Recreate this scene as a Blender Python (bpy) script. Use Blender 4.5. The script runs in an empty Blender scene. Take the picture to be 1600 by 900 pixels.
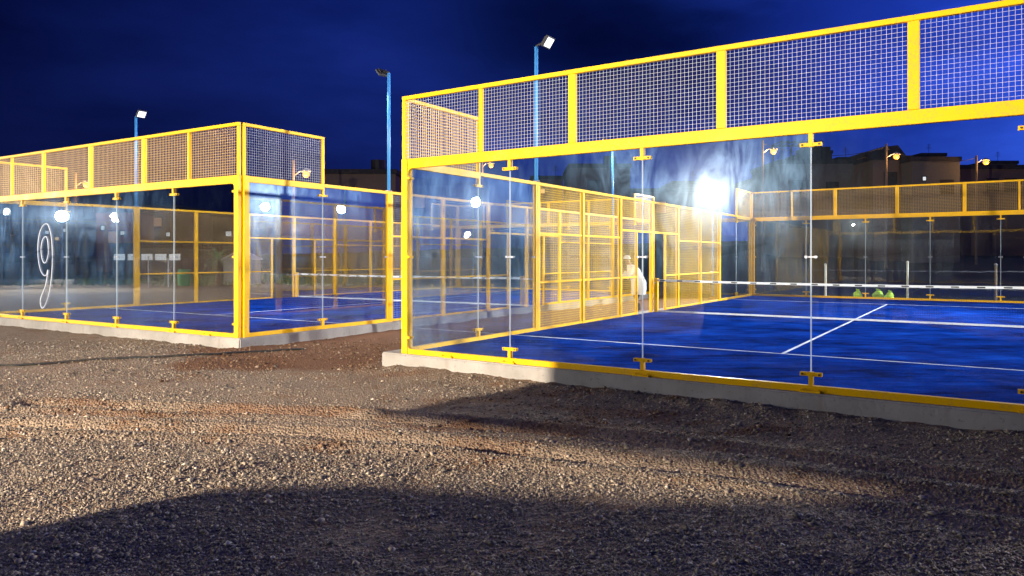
import bpy, bmesh, math, random
import numpy as np
from mathutils import Vector, Matrix

random.seed(7)
rng = np.random.default_rng(7)
scene = bpy.context.scene
col = scene.collection
R = math.radians

# ------------------------------------------------------------------ camera
F = 1135.0            # focal length in pixels of a 1600 px wide picture
CX, HY = 800.0, 401.5  # principal column, horizon row
cam_d = bpy.data.cameras.new("camera")
cam = bpy.data.objects.new("camera", cam_d)
col.objects.link(cam)
cam.location = (0, 0, 1.5)
cam.rotation_euler = (R(90), 0, 0)
cam_d.sensor_width = 36
cam_d.lens = 36 * F / 1600
cam_d.shift_y = -(450 - HY) / 1600
cam_d.clip_end = 5000
scene.camera = cam

# ------------------------------------------------------------------ sky, faint dusk sun, exposure
world = bpy.data.worlds.new("World")
scene.world = world
world.use_nodes = True
wn, wl = world.node_tree.nodes, world.node_tree.links
wn.clear()


def wnode(t, **kw):
    n = wn.new(t)
    for k, v in kw.items():
        setattr(n, k, v)
    return n


SUN_EL, SUN_ROT = R(-2.5), R(75)
sky = wnode("ShaderNodeTexSky", sky_type='NISHITA', sun_disc=False)
sky.sun_elevation = SUN_EL
sky.sun_rotation = SUN_ROT
sky.ozone_density = 4.0
sky.air_density = 1.6
tc = wnode("ShaderNodeTexCoord")
lift = wnode("ShaderNodeVectorMath", operation='MULTIPLY_ADD')   # the red earth-shadow band lies below the visible horizon
wl.new(tc.outputs['Generated'], lift.inputs[0])
lift.inputs[1].default_value = (1, 1, 0.55)
lift.inputs[2].default_value = (0, 0, 0.17)
wl.new(lift.outputs[0], sky.inputs[0])
tint = wnode("ShaderNodeMix", data_type='RGBA', blend_type='MULTIPLY')
tint.inputs[0].default_value = 1
tint.inputs[7].default_value = (2.9, 5.2, 17.0, 1)
wl.new(sky.outputs[0], tint.inputs[6])
mp = wnode("ShaderNodeMapping")
mp.inputs['Scale'].default_value = (1.0, 1.0, 3.2)
mp.inputs['Location'].default_value = (0.35, 0.1, 0.0)
wl.new(tc.outputs['Generated'], mp.inputs[0])
cn = wnode("ShaderNodeTexNoise")
cn.inputs['Scale'].default_value = 2.1
cn.inputs['Detail'].default_value = 7
cn.inputs['Roughness'].default_value = 0.52
wl.new(mp.outputs[0], cn.inputs['Vector'])
cr = wnode("ShaderNodeValToRGB")
cr.color_ramp.elements[0].position = 0.40
cr.color_ramp.elements[0].color = (0.42, 0.44, 0.50, 1)
cr.color_ramp.elements[1].position = 0.66
cr.color_ramp.elements[1].color = (1.25, 1.22, 1.18, 1)
wl.new(cn.outputs[0], cr.inputs[0])
mul = wnode("ShaderNodeMix", data_type='RGBA', blend_type='MULTIPLY')
mul.inputs[0].default_value = 1
# one dense dark bank of cloud over the middle of the view
nrm = wnode("ShaderNodeVectorMath", operation='NORMALIZE')
wl.new(tc.outputs['Generated'], nrm.inputs[0])
wob = wnode("ShaderNodeVectorMath", operation='MULTIPLY_ADD')
wl.new(cn.outputs['Color'], wob.inputs[0])
wob.inputs[1].default_value = (0.22, 0.22, 0.22)
wl.new(nrm.outputs[0], wob.inputs[2])
sc3 = wnode("ShaderNodeVectorMath", operation='MULTIPLY')
sc3.inputs[1].default_value = (1.0, 1.0, 1.9)
wl.new(wob.outputs[0], sc3.inputs[0])
dst = wnode("ShaderNodeVectorMath", operation='DISTANCE')
wl.new(sc3.outputs[0], dst.inputs[0])
dst.inputs[1].default_value = (0.11 + 0.10, 0.94 + 0.11, (0.298 + 0.11) * 1.9)
cb = wnode("ShaderNodeMapRange", interpolation_type='SMOOTHSTEP')
cb.inputs['From Min'].default_value = 0.05
cb.inputs['From Max'].default_value = 0.33
cb.inputs['To Min'].default_value = 0.16
cb.inputs['To Max'].default_value = 1.0
wl.new(dst.outputs['Value'], cb.inputs['Value'])
bank = wnode("ShaderNodeMix", data_type='RGBA', blend_type='MULTIPLY')
bank.inputs[0].default_value = 1
wl.new(tint.outputs[2], bank.inputs[6])
wl.new(cb.outputs[0], bank.inputs[7])
wl.new(bank.outputs[2], mul.inputs[6])
wl.new(cr.outputs[0], mul.inputs[7])
# afterglow: the sky grows brighter towards the side where the sun went down
sx = wnode("ShaderNodeSeparateXYZ")
wl.new(nrm.outputs[0], sx.inputs[0])
ag = wnode("ShaderNodeMapRange")
ag.inputs['From Min'].default_value = -0.7
ag.inputs['From Max'].default_value = 0.7
ag.inputs['To Min'].default_value = 0.18
ag.inputs['To Max'].default_value = 2.9
wl.new(sx.outputs[0], ag.inputs['Value'])
glow = wnode("ShaderNodeMix", data_type='RGBA', blend_type='MULTIPLY')
glow.inputs[0].default_value = 1
wl.new(mul.outputs[2], glow.inputs[6])
wl.new(ag.outputs[0], glow.inputs[7])
bg = wnode("ShaderNodeBackground")
bg.inputs[1].default_value = 0.15
wl.new(glow.outputs[2], bg.inputs[0])
wo = wnode("ShaderNodeOutputWorld")
wl.new(bg.outputs[0], wo.inputs[0])

sun_d = bpy.data.lights.new("dusk_sun", 'SUN')
sun_d.energy = 0.004
sun_d.angle = R(15)
sun_d.color = (0.6, 0.7, 1.0)
sun = bpy.data.objects.new("dusk_sun", sun_d)
col.objects.link(sun)
sun.rotation_euler = (R(75), 0, R(-70))

scene.view_settings.view_transform = 'Standard'
scene.view_settings.look = 'None'
scene.view_settings.exposure = 0.0
scene.view_settings.gamma = 1.0
scene.view_settings.use_curve_mapping = False
scene.render.engine = 'CYCLES'
cy = scene.cycles
cy.use_denoising = True
cy.max_bounces = 8
cy.diffuse_bounces = 2
cy.glossy_bounces = 3
cy.transmission_bounces = 4
cy.transparent_max_bounces = 40
cy.sample_clamp_indirect = 4.0
cy.caustics_reflective = False
cy.caustics_refractive = False
cy.blur_glossy = 0.5

# ------------------------------------------------------------------ lay-out of the two courts (plan, metres)
U = Vector((0.8367, -0.5477, 0))       # along the near end wall of the right court
V = Vector((0.5477, 0.8367, 0))        # along its side walls
A = Vector((-1.70, 11.35, 0))          # near left corner of the right court
C = Vector((-5.04, 13.46, 0))          # near right corner of the left court
UL = Vector((0.8542, -0.5199, 0))      # near end wall of the left court
OL = C - 10 * UL                       # its near left corner


def PR(u, v, z=0):
    p = A + u * U + v * V
    return Vector((p.x, p.y, z))


def PL(u, v, z=0):                     # u = 0 at the near right corner, negative into the court
    p = C + u * UL + v * V
    return Vector((p.x, p.y, z))


def pix(x, y, d):                      # point at depth d that shows at photo pixel x, y
    return Vector(((x - CX) / F * d, d, 1.5 - (y - HY) / F * d))


# ------------------------------------------------------------------ node helpers
def new_mat(name):
    m = bpy.data.materials.new(name)
    m.use_nodes = True
    nt = m.node_tree
    b = nt.nodes["Principled BSDF"]
    return m, nt, b


def nd(nt, t, **kw):
    n = nt.nodes.new(t)
    for k, v in kw.items():
        setattr(n, k, v)
    return n


def noise(nt, scale, detail=4, rough=0.55, vec=None, mapscale=None):
    n = nd(nt, "ShaderNodeTexNoise")
    n.inputs['Scale'].default_value = scale
    n.inputs['Detail'].default_value = detail
    n.inputs['Roughness'].default_value = rough
    if vec is None:
        vec = nd(nt, "ShaderNodeNewGeometry").outputs['Position']
    if mapscale:
        m = nd(nt, "ShaderNodeMapping")
        m.inputs['Scale'].default_value = mapscale
        nt.links.new(vec, m.inputs[0])
        vec = m.outputs[0]
    nt.links.new(vec, n.inputs['Vector'])
    return n.outputs[0]


def ramp(nt, fac, stops):
    r = nd(nt, "ShaderNodeValToRGB")
    e = r.color_ramp.elements
    while len(e) < len(stops):
        e.new(0.5)
    for i, (p, c) in enumerate(stops):
        e[i].position = p
        e[i].color = (*c, 1) if len(c) == 3 else c
    nt.links.new(fac, r.inputs[0])
    return r.outputs[0]


def mixc(nt, fac, a, b, blend='MIX'):
    m = nd(nt, "ShaderNodeMix", data_type='RGBA', blend_type=blend)
    for sock, v in ((m.inputs[0], fac), (m.inputs[6], a), (m.inputs[7], b)):
        if hasattr(v, 'is_output'):
            nt.links.new(v, sock)
        else:
            sock.default_value = v if not isinstance(v, tuple) else ((*v, 1) if len(v) == 3 else v)
    return m.outputs[2]


def math_(nt, op, a, b=None, clamp=False):
    m = nd(nt, "ShaderNodeMath", operation=op, use_clamp=clamp)
    for i, v in enumerate((a, b)):
        if v is None:
            continue
        if hasattr(v, 'is_output'):
            nt.links.new(v, m.inputs[i])
        else:
            m.inputs[i].default_value = v
    return m.outputs[0]


def bump(nt, b, h, strength=0.3, dist=0.01):
    n = nd(nt, "ShaderNodeBump")
    n.inputs['Strength'].default_value = strength
    n.inputs['Distance'].default_value = dist
    nt.links.new(h, n.inputs['Height'])
    nt.links.new(n.outputs[0], b.inputs['Normal'])


def paint(name, c, rough=0.42, wear=0.25, metal=0.0, dirt=(0.25, 0.17, 0.10), spec=0.3):
    m, nt, b = new_mat(name)
    b.inputs['Specular IOR Level'].default_value = spec
    n1 = noise(nt, 3.0, 5)
    n2 = noise(nt, 38.0, 3)
    k = math_(nt, 'MULTIPLY', n1, n2)
    f = ramp(nt, k, [(0.24, (0, 0, 0)), (0.48, (1, 1, 1))])
    f2 = math_(nt, 'MULTIPLY', f, wear)
    nt.links.new(mixc(nt, f2, c, dirt), b.inputs['Base Color'])
    rr = math_(nt, 'ADD', math_(nt, 'MULTIPLY', n1, 0.25), rough - 0.1)
    nt.links.new(rr, b.inputs['Roughness'])
    b.inputs['Metallic'].default_value = metal
    return m


M = {}
M['yellow'] = paint("yellow_paint", (0.82, 0.43, 0.0), 0.45, 0.42, spec=0.12)
M['wire_grey'] = paint("galvanised_wire", (0.44, 0.45, 0.50), 0.5, 0.2)
M['wire_tan'] = paint("tan_wire", (0.70, 0.44, 0.16), 0.5, 0.2)
M['wire_yellow'] = paint("yellow_wire", (0.85, 0.50, 0.01), 0.5, 0.2)
M['steel'] = paint("steel", (0.30, 0.30, 0.31), 0.5, 0.2, metal=0.4)
M['dark'] = paint("dark_metal", (0.02, 0.02, 0.022), 0.5, 0.2)
M['pole_blue'] = paint("blue_pole_paint", (0.05, 0.24, 0.55), 0.4, 0.12)
M['black_rubber'] = paint("black_rubber", (0.012, 0.012, 0.012), 0.6, 0.3)
M['white_tape'] = paint("white_tape", (0.78, 0.78, 0.78), 0.7, 0.25)
M['court_line'] = paint("court_line", (0.60, 0.63, 0.70), 0.8, 0.75, dirt=(0.05, 0.12, 0.42))
M['net_cord'] = paint("net_cord", (0.02, 0.025, 0.04), 0.8, 0.1)
M['chalk'] = paint("chalk", (0.85, 0.85, 0.85), 0.9, 0.05)
M['wood'] = paint("wood_post", (0.16, 0.12, 0.09), 0.8, 0.4)
M['white_post'] = paint("white_post", (0.62, 0.60, 0.52), 0.6, 0.3)
M['green_plastic'] = paint("green_plastic", (0.05, 0.40, 0.16), 0.45, 0.3)
M['lime'] = paint("lime_sack", (0.42, 0.62, 0.05), 0.7, 0.3)
M['plaster_grey'] = paint("grey_plaster", (0.10, 0.095, 0.095), 0.9, 0.4)
M['plaster_brown'] = paint("brown_plaster", (0.13, 0.09, 0.07), 0.9, 0.4)
M['plaster_red'] = paint("red_plaster", (0.30, 0.10, 0.06), 0.9, 0.3)
M['roof_dark'] = paint("dark_roofing", (0.03, 0.028, 0.028), 0.9, 0.3)
M['shed'] = paint("shed_boards", (0.36, 0.36, 0.33), 0.8, 0.3)
M['robe'] = paint("white_robe", (0.50, 0.49, 0.47), 0.85, 0.08)
M['skin'] = paint("skin", (0.20, 0.10, 0.06), 0.55, 0.05)
M['palm_green'] = paint("palm_leaf", (0.12, 0.30, 0.15), 0.5, 0.2)
M['palm_trunk'] = paint("palm_trunk", (0.16, 0.11, 0.07), 0.9, 0.4)
M['leaf'] = paint("leaf", (0.035, 0.06, 0.025), 0.6, 0.2)


def emit(name, c, s):
    m, nt, b = new_mat(name)
    b.inputs['Base Color'].default_value = (0.25 * c[0], 0.25 * c[1], 0.25 * c[2], 1)
    b.inputs['Specular IOR Level'].default_value = 0.1
    b.inputs['Emission Color'].default_value = (*c, 1)
    b.inputs['Emission Strength'].default_value = s
    return m


M['led'] = emit("led_panel", (0.95, 0.97, 1.0), 1.6)
M['led_hot'] = emit("bright_led_panel", (0.92, 0.96, 1.0), 40)
M['sodium'] = emit("sodium_lamp", (1.0, 0.36, 0.05), 2.6)
M['win_warm'] = emit("warm_window", (1.0, 0.45, 0.18), 0.30)
M['win_lit'] = emit("lit_window", (1.0, 0.60, 0.25), 1.1)
M['win_white'] = emit("white_window", (0.92, 0.95, 1.0), 0.9)
M['win_blue'] = emit("blue_sign_light", (0.08, 0.15, 1.0), 1.5)


def mat_concrete():
    m, nt, b = new_mat("concrete")
    n1 = noise(nt, 1.3, 5)
    n2 = noise(nt, 22, 5)
    c = mixc(nt, ramp(nt, n1, [(0.35, (0, 0, 0)), (0.65, (1, 1, 1))]), (0.24, 0.215, 0.18), (0.34, 0.305, 0.26))
    pits = ramp(nt, n2, [(0.30, (1, 1, 1)), (0.38, (0, 0, 0))])
    c = mixc(nt, math_(nt, 'MULTIPLY', pits, 0.5), c, (0.13, 0.105, 0.08))
    st = noise(nt, 7, 4, mapscale=(1, 1, 0.15))
    c = mixc(nt, ramp(nt, st, [(0.55, (0, 0, 0)), (0.75, (0.45, 0.45, 0.45))]), c, (0.20, 0.15, 0.11))
    nt.links.new(c, b.inputs['Base Color'])
    b.inputs['Roughness'].default_value = 0.85
    bump(nt, b, n2, 0.5, 0.012)
    return m


M['concrete'] = mat_concrete()


def mat_turf():
    m, nt, b = new_mat("blue_turf")
    n1 = noise(nt, 0.9, 6, 0.6)
    n2 = noise(nt, 2.6, 5, 0.6, mapscale=(0.5, 2.2, 1))
    n3 = noise(nt, 300, 2)
    k = math_(nt, 'ADD', math_(nt, 'MULTIPLY', n1, 0.55), math_(nt, 'MULTIPLY', n2, 0.45))
    c = ramp(nt, k, [(0.40, (0.001, 0.010, 0.08)), (0.52, (0.002, 0.034, 0.28)), (0.66, (0.006, 0.080, 0.52))])
    c = mixc(nt, math_(nt, 'MULTIPLY', n3, 0.35), c, (0.0, 0.01, 0.08))
    nt.links.new(c, b.inputs['Base Color'])
    b.inputs['Roughness'].default_value = 0.85
    b.inputs['Specular IOR Level'].default_value = 0.0
    bump(nt, b, n3, 0.35, 0.01)
    return m


M['turf'] = mat_turf()


def mat_glass(name, dust=1.0, halo=1.0, film=(0.62, 0.72, 0.76, 1)):
    """thin court glass: see-through, mirror-like Fresnel, a film of dried dust and wipe marks"""
    m, nt, b = new_mat(name)
    nt.nodes.remove(b)
    out = nt.nodes["Material Output"]
    pos = nd(nt, "ShaderNodeNewGeometry").outputs['Position']
    streak = noise(nt, 3.6, 7, 0.68, pos, (1, 1, 0.30))
    streak.node.inputs['Distortion'].default_value = 1.2
    blotch = noise(nt, 1.1, 5, 0.6, pos)
    fine = noise(nt, 60, 3, 0.6, pos)
    k = math_(nt, 'MULTIPLY', ramp(nt, streak, [(0.38, (0.12, 0.12, 0.12)), (0.72, (1, 1, 1))]),
              ramp(nt, blotch, [(0.35, (0.15, 0.15, 0.15)), (0.68, (1, 1, 1))]))
    panes = noise(nt, 0.33, 2, 0.5, pos)
    k = math_(nt, 'MULTIPLY', k, ramp(nt, panes, [(0.38, (0.12, 0.12, 0.12)), (0.60, (1, 1, 1))]))
    spots = ramp(nt, fine, [(0.68, (0, 0, 0)), (0.78, (1, 1, 1))])
    k = math_(nt, 'ADD', k, math_(nt, 'MULTIPLY', spots, 0.25))
    tr = nd(nt, "ShaderNodeBsdfTransparent")
    tr.inputs[0].default_value = (0.955, 0.975, 0.97, 1)
    gl = nd(nt, "ShaderNodeBsdfGlossy")
    gl.inputs['Roughness'].default_value = 0.0
    wv = nd(nt, "ShaderNodeBump")          # faint roller wave of toughened glass
    wv.inputs['Strength'].default_value = 0.12
    wv.inputs['Distance'].default_value = 0.004
    nt.links.new(noise(nt, 2.5, 2, 0.4, pos), wv.inputs['Height'])
    nt.links.new(wv.outputs[0], gl.inputs['Normal'])
    fr = nd(nt, "ShaderNodeFresnel")
    fr.inputs[0].default_value = 1.5
    mx = nd(nt, "ShaderNodeMixShader")
    frc = math_(nt, 'MINIMUM', fr.outputs[0], 0.6)
    nt.links.new(frc, mx.inputs[0])
    nt.links.new(tr.outputs[0], mx.inputs[1])
    nt.links.new(gl.outputs[0], mx.inputs[2])
    # dust: half back-scatter, half forward-scatter
    df = nd(nt, "ShaderNodeBsdfDiffuse")
    df.inputs[0].default_value = film
    tl = nd(nt, "ShaderNodeBsdfTranslucent")
    tl.inputs[0].default_value = film
    dm = nd(nt, "ShaderNodeMixShader")
    dm.inputs[0].default_value = 0.35
    nt.links.new(df.outputs[0], dm.inputs[1])
    nt.links.new(tl.outputs[0], dm.inputs[2])
    m2 = nd(nt, "ShaderNodeMixShader")
    nt.links.new(math_(nt, 'MULTIPLY', k, 0.020 * dust), m2.inputs[0])
    nt.links.new(mx.outputs[0], m2.inputs[1])
    nt.links.new(dm.outputs[0], m2.inputs[2])
    # greasy film: a broad, weak sheen round bright reflections
    g2 = nd(nt, "ShaderNodeBsdfGlossy")
    g2.inputs['Roughness'].default_value = 0.17
    g2.inputs['Color'].default_value = (0.62, 0.80, 1.0, 1)
    m3 = nd(nt, "ShaderNodeMixShader")
    kk = math_(nt, 'ADD', math_(nt, 'MULTIPLY', k, 0.0034 * halo), 0.0005 * halo)
    nt.links.new(kk, m3.inputs[0])
    nt.links.new(m2.outputs[0], m3.inputs[1])
    nt.links.new(g2.outputs[0], m3.inputs[2])
    # dried water streaks: a still broader bluish sheen
    g3 = nd(nt, "ShaderNodeBsdfGlossy")
    g3.inputs['Roughness'].default_value = 0.36
    g3.inputs['Color'].default_value = (0.35, 0.62, 1.0, 1)
    m4 = nd(nt, "ShaderNodeMixShader")
    nt.links.new(math_(nt, 'MULTIPLY', k, (0.020 if dust > 1 else 0.006) * halo), m4.inputs[0])
    nt.links.new(m3.outputs[0], m4.inputs[1])
    nt.links.new(g3.outputs[0], m4.inputs[2])
    nt.links.new(m4.outputs[0], out.inputs[0])
    return m


M['glass'] = mat_glass("court_glass", 0.16, 0.45)
M['glass_smeared'] = mat_glass("smeared_court_glass", 1.05, 1.3, (0.22, 0.52, 0.95, 1))
M['glass_hazy'] = mat_glass("hazy_court_glass", 2.3, 1.1, (0.36, 0.66, 0.92, 1))


def mat_seal():
    m, nt, b = new_mat("glass_edge_seal")
    nt.nodes.remove(b)
    out = nt.nodes["Material Output"]
    df = nd(nt, "ShaderNodeBsdfDiffuse")
    df.inputs[0].default_value = (0.75, 0.82, 0.84, 1)
    tl = nd(nt, "ShaderNodeBsdfTranslucent")
    tl.inputs[0].default_value = (0.75, 0.82, 0.84, 1)
    tr = nd(nt, "ShaderNodeBsdfTransparent")
    a = nd(nt, "ShaderNodeMixShader")
    a.inputs[0].default_value = 0.5
    nt.links.new(df.outputs[0], a.inputs[1])
    nt.links.new(tl.outputs[0], a.inputs[2])
    c = nd(nt, "ShaderNodeMixShader")
    c.inputs[0].default_value = 0.32
    nt.links.new(tr.outputs[0], c.inputs[1])
    nt.links.new(a.outputs[0], c.inputs[2])
    nt.links.new(c.outputs[0], out.inputs[0])
    return m


M['seal'] = mat_seal()


# ------------------------------------------------------------------ mesh helpers
class MB:
    def __init__(self):
        self.v, self.f = [], []

    def add(self, vs, fs):
        o = len(self.v)
        self.v += [tuple(p) for p in vs]
        self.f += [tuple(o + i for i in q) for q in fs]
        return self

    def box(self, x0, x1, y0, y1, z0, z1):
        vs = [(x0, y0, z0), (x1, y0, z0), (x1, y1, z0), (x0, y1, z0), (x0, y0, z1), (x1, y0, z1), (x1, y1, z1), (x0, y1, z1)]
        fs = [(3, 2, 1, 0), (4, 5, 6, 7), (0, 1, 5, 4), (1, 2, 6, 5), (2, 3, 7, 6), (3, 0, 4, 7)]
        return self.add(vs, fs)

    def bev(self, x0, x1, y0, y1, z0, z1, b=0.006):
        """box with chamfered edges"""
        bm = bmesh.new()
        t = bmesh.ops.create_cube(bm, size=1)
        for w in t['verts']:
            w.co = ((x0 + x1) / 2 + w.co.x * (x1 - x0), (y0 + y1) / 2 + w.co.y * (y1 - y0), (z0 + z1) / 2 + w.co.z * (z1 - z0))
        bmesh.ops.bevel(bm, geom=bm.edges[:], offset=b, segments=1, affect='EDGES')
        bm.verts.index_update()
        self.add([w.co[:] for w in bm.verts], [[w.index for w in q.verts] for q in bm.faces])
        bm.free()
        return self

    def tube(self, pts, r, n=8, cap=True, taper=None):
        pts = [Vector(p) for p in pts]
        rings = []
        for i, p in enumerate(pts):
            d = (pts[min(i + 1, len(pts) - 1)] - pts[max(i - 1, 0)]).normalized()
            a = d.cross(Vector((0, 0, 1)))
            if a.length < 1e-3:
                a = Vector((1, 0, 0))
            a.normalize()
            b = d.cross(a).normalized()
            rr = r if taper is None else taper[i]
            rings.append([p + rr * (math.cos(2 * math.pi * k / n) * a + math.sin(2 * math.pi * k / n) * b) for k in range(n)])
        vs = [q for g in rings for q in g]
        fs = []
        for i in range(len(pts) - 1):
            for k in range(n):
                fs.append((i * n + k, i * n + (k + 1) % n, (i + 1) * n + (k + 1) % n, (i + 1) * n + k))
        if cap:
            fs.append(tuple(reversed(range(n))))
            fs.append(tuple(range((len(pts) - 1) * n, len(pts) * n)))
        return self.add(vs, fs)

    def prism(self, poly, y0, y1):
        """polygon in (x, z), extruded along y"""
        n = len(poly)
        vs = [(p[0], y0, p[1]) for p in poly] + [(p[0], y1, p[1]) for p in poly]
        fs = [tuple(range(n)), tuple(reversed(range(n, 2 * n)))]
        fs += [((k + 1) % n, k, n + k, n + (k + 1) % n) for k in range(n)]
        return self.add(vs, fs)

    def mesh(self, name, mat, smooth=False):
        me = bpy.data.meshes.new(name)
        me.from_pydata(self.v, [], self.f)
        me.validate()
        bm = bmesh.new()
        bm.from_mesh(me)
        bmesh.ops.recalc_face_normals(bm, faces=bm.faces[:])
        bm.to_mesh(me)
        bm.free()
        me.materials.append(mat)
        if smooth:
            me.shade_smooth()
        return me

    def build(self, name, mat, parent=None, loc=(0, 0, 0), rz=0, smooth=False):
        return put(name, self.mesh(name, mat, smooth), parent, loc, rz)


def put(name, me, parent=None, loc=(0, 0, 0), rz=0):
    o = bpy.data.objects.new(name, me)
    col.objects.link(o)
    o.parent = parent
    o.location = loc
    o.rotation_euler = (0, 0, rz)
    return o


def tag(o, label=None, cat=None, group=None, kind=None):
    if label:
        o["label"] = label
    if cat:
        o["category"] = cat
    if group:
        o["group"] = group
    if kind:
        o["kind"] = kind
    return o


def empty(name, loc, rz=0):
    o = bpy.data.objects.new(name, None)
    col.objects.link(o)
    o.location = loc
    o.rotation_euler = (0, 0, rz)
    o.empty_display_size = 0.2
    return o


def ang(d):
    return math.atan2(d.y, d.x)


# ------------------------------------------------------------------ ground
def hsh(a, b):
    s = np.sin(a * 127.1 + b * 311.7) * 43758.5453
    return s - np.floor(s)


def vnoise(x, y):
    xi, yi = np.floor(x), np.floor(y)
    fx, fy = x - xi, y - yi
    fx, fy = fx * fx * (3 - 2 * fx), fy * fy * (3 - 2 * fy)
    a, b, c, d = hsh(xi, yi), hsh(xi + 1, yi), hsh(xi, yi + 1), hsh(xi + 1, yi + 1)
    return (a * (1 - fx) + b * fx) * (1 - fy) + (c * (1 - fx) + d * fx) * fy


def fbm(x, y, o=4):
    t, a = 0, 0.5
    for i in range(o):
        t = t + a * (vnoise(x * 2 ** i + 13.7 * i, y * 2 ** i - 7.3 * i) - 0.5)
        a *= 0.5
    return t


def sstep(a, b, x):
    t = np.clip((x - a) / (b - a), 0, 1)
    return t * t * (3 - 2 * t)


def seg_dist(x, y, pts):
    d = np.full(np.shape(x), 1e9)
    for (x0, y0), (x1, y1) in zip(pts[:-1], pts[1:]):
        L2 = (x1 - x0) ** 2 + (y1 - y0) ** 2
        t = np.clip(((x - x0) * (x1 - x0) + (y - y0) * (y1 - y0)) / L2, 0, 1)
        d = np.minimum(d, np.hypot(x - (x0 + t * (x1 - x0)), y - (y0 + t * (y1 - y0))))
    return d


SOIL = [(-4.9, 11.5), (-3.6, 11.8), (-2.9, 12.2), (-2.6, 13.5)]
RUT1 = [(-5.5, 7.2), (-2.2, 7.0), (-0.3, 6.6), (1.4, 5.9), (3.2, 5.0), (5, 3.8)]
RUT2 = [(-5.5, 8.3), (-2.0, 7.8), (0.2, 7.2), (2.0, 6.4), (3.6, 5.5), (6, 4.0)]


def ground_h(x, y):
    x = np.asarray(x, float)
    y = np.asarray(y, float)
    near = 1 - sstep(25, 45, np.hypot(x, y))
    h = -0.21 + near * (0.16 * fbm(x * 0.35, y * 0.35, 3) + 0.05 * fbm(x * 1.7, y * 1.7, 4))
    for rt in (RUT1, RUT2):
        d = seg_dist(x, y, rt)
        w = near * (0.6 + 0.8 * vnoise(x * 0.8, y * 0.8))
        h += w * (-0.05 * np.exp(-(d / 0.13) ** 2) + 0.045 * np.exp(-((d - 0.26) / 0.10) ** 2))
    # keep the soil a step below both slabs, a little banked up against them
    ux = (x - A.x) * U.x + (y - A.y) * U.y
    vx = (x - A.x) * V.x + (y - A.y) * V.y
    dr = np.maximum(np.maximum(-0.4 - ux, ux - 10.4), np.maximum(-0.3 - vx, vx - 20.3))
    dl = np.maximum(np.maximum(-14.8 - ux, ux + 3.8), np.maximum(-0.2 - vx, vx - 20.3))
    d = np.minimum(dr, dl)
    lim = -0.21 + 0.05 * vnoise(x * 2.3, y * 2.3) + 0.09 * fbm(x * 5, y * 5, 3)
    h = np.where(d < 0.6, lim + (h - lim) * sstep(0.0, 0.6, d), h)
    h = h + sstep(48, 130, y) * 5.5 - sstep(120, 400, y) * 4.0
    return h


def soil_mask(x, y):
    ux = (x - A.x) * U.x + (y - A.y) * U.y
    vx = (x - A.x) * V.x + (y - A.y) * V.y
    lane = sstep(-5.0, -4.2, ux) * (1 - sstep(-0.9, 0.0, ux)) * sstep(-1.5, -0.5, vx + 1.2 * fbm(x, y, 3))
    m = lane + 1 - sstep(0.35, 0.8, seg_dist(x, y, SOIL) + 0.6 * fbm(x * 2, y * 2, 3))
    patch = sstep(0.09, 0.2, fbm(x * 0.7 + 5.3, y * 1.5 + 2.2, 4)) * (1 - sstep(11, 14, y)) * sstep(5.6, 6.8, y)
    return np.clip(m + 0.55 * patch, 0, 1)


def axis(pieces):
    out = []
    for a, b, n in pieces:
        out += list(np.linspace(a, b, n, endpoint=False))
    out.append(pieces[-1][1])
    return np.array(out)


gx = axis([(-2500, -200, 8), (-200, -40, 20), (-40, -12, 40), (-12, 9, 300), (9, 40, 40), (40, 200, 20), (200, 2500, 8)])
gy = axis([(-2500, -200, 6), (-200, -20, 12), (-20, 3, 24), (3, 14, 190), (14, 40, 70), (40, 140, 30), (140, 400, 10), (400, 2800, 8)])
GX, GY = np.meshgrid(gx, gy)
GZ = ground_h(GX, GY)
nx, ny = len(gx), len(gy)
me = bpy.data.meshes.new("ground")
idx = np.arange(nx * ny).reshape(ny, nx)
quads = np.stack([idx[:-1, :-1], idx[:-1, 1:], idx[1:, 1:], idx[1:, :-1]], -1).reshape(-1, 4)
me.from_pydata(np.stack([GX, GY, GZ], -1).reshape(-1, 3).tolist(), [], quads.tolist())
me.shade_smooth()


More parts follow.
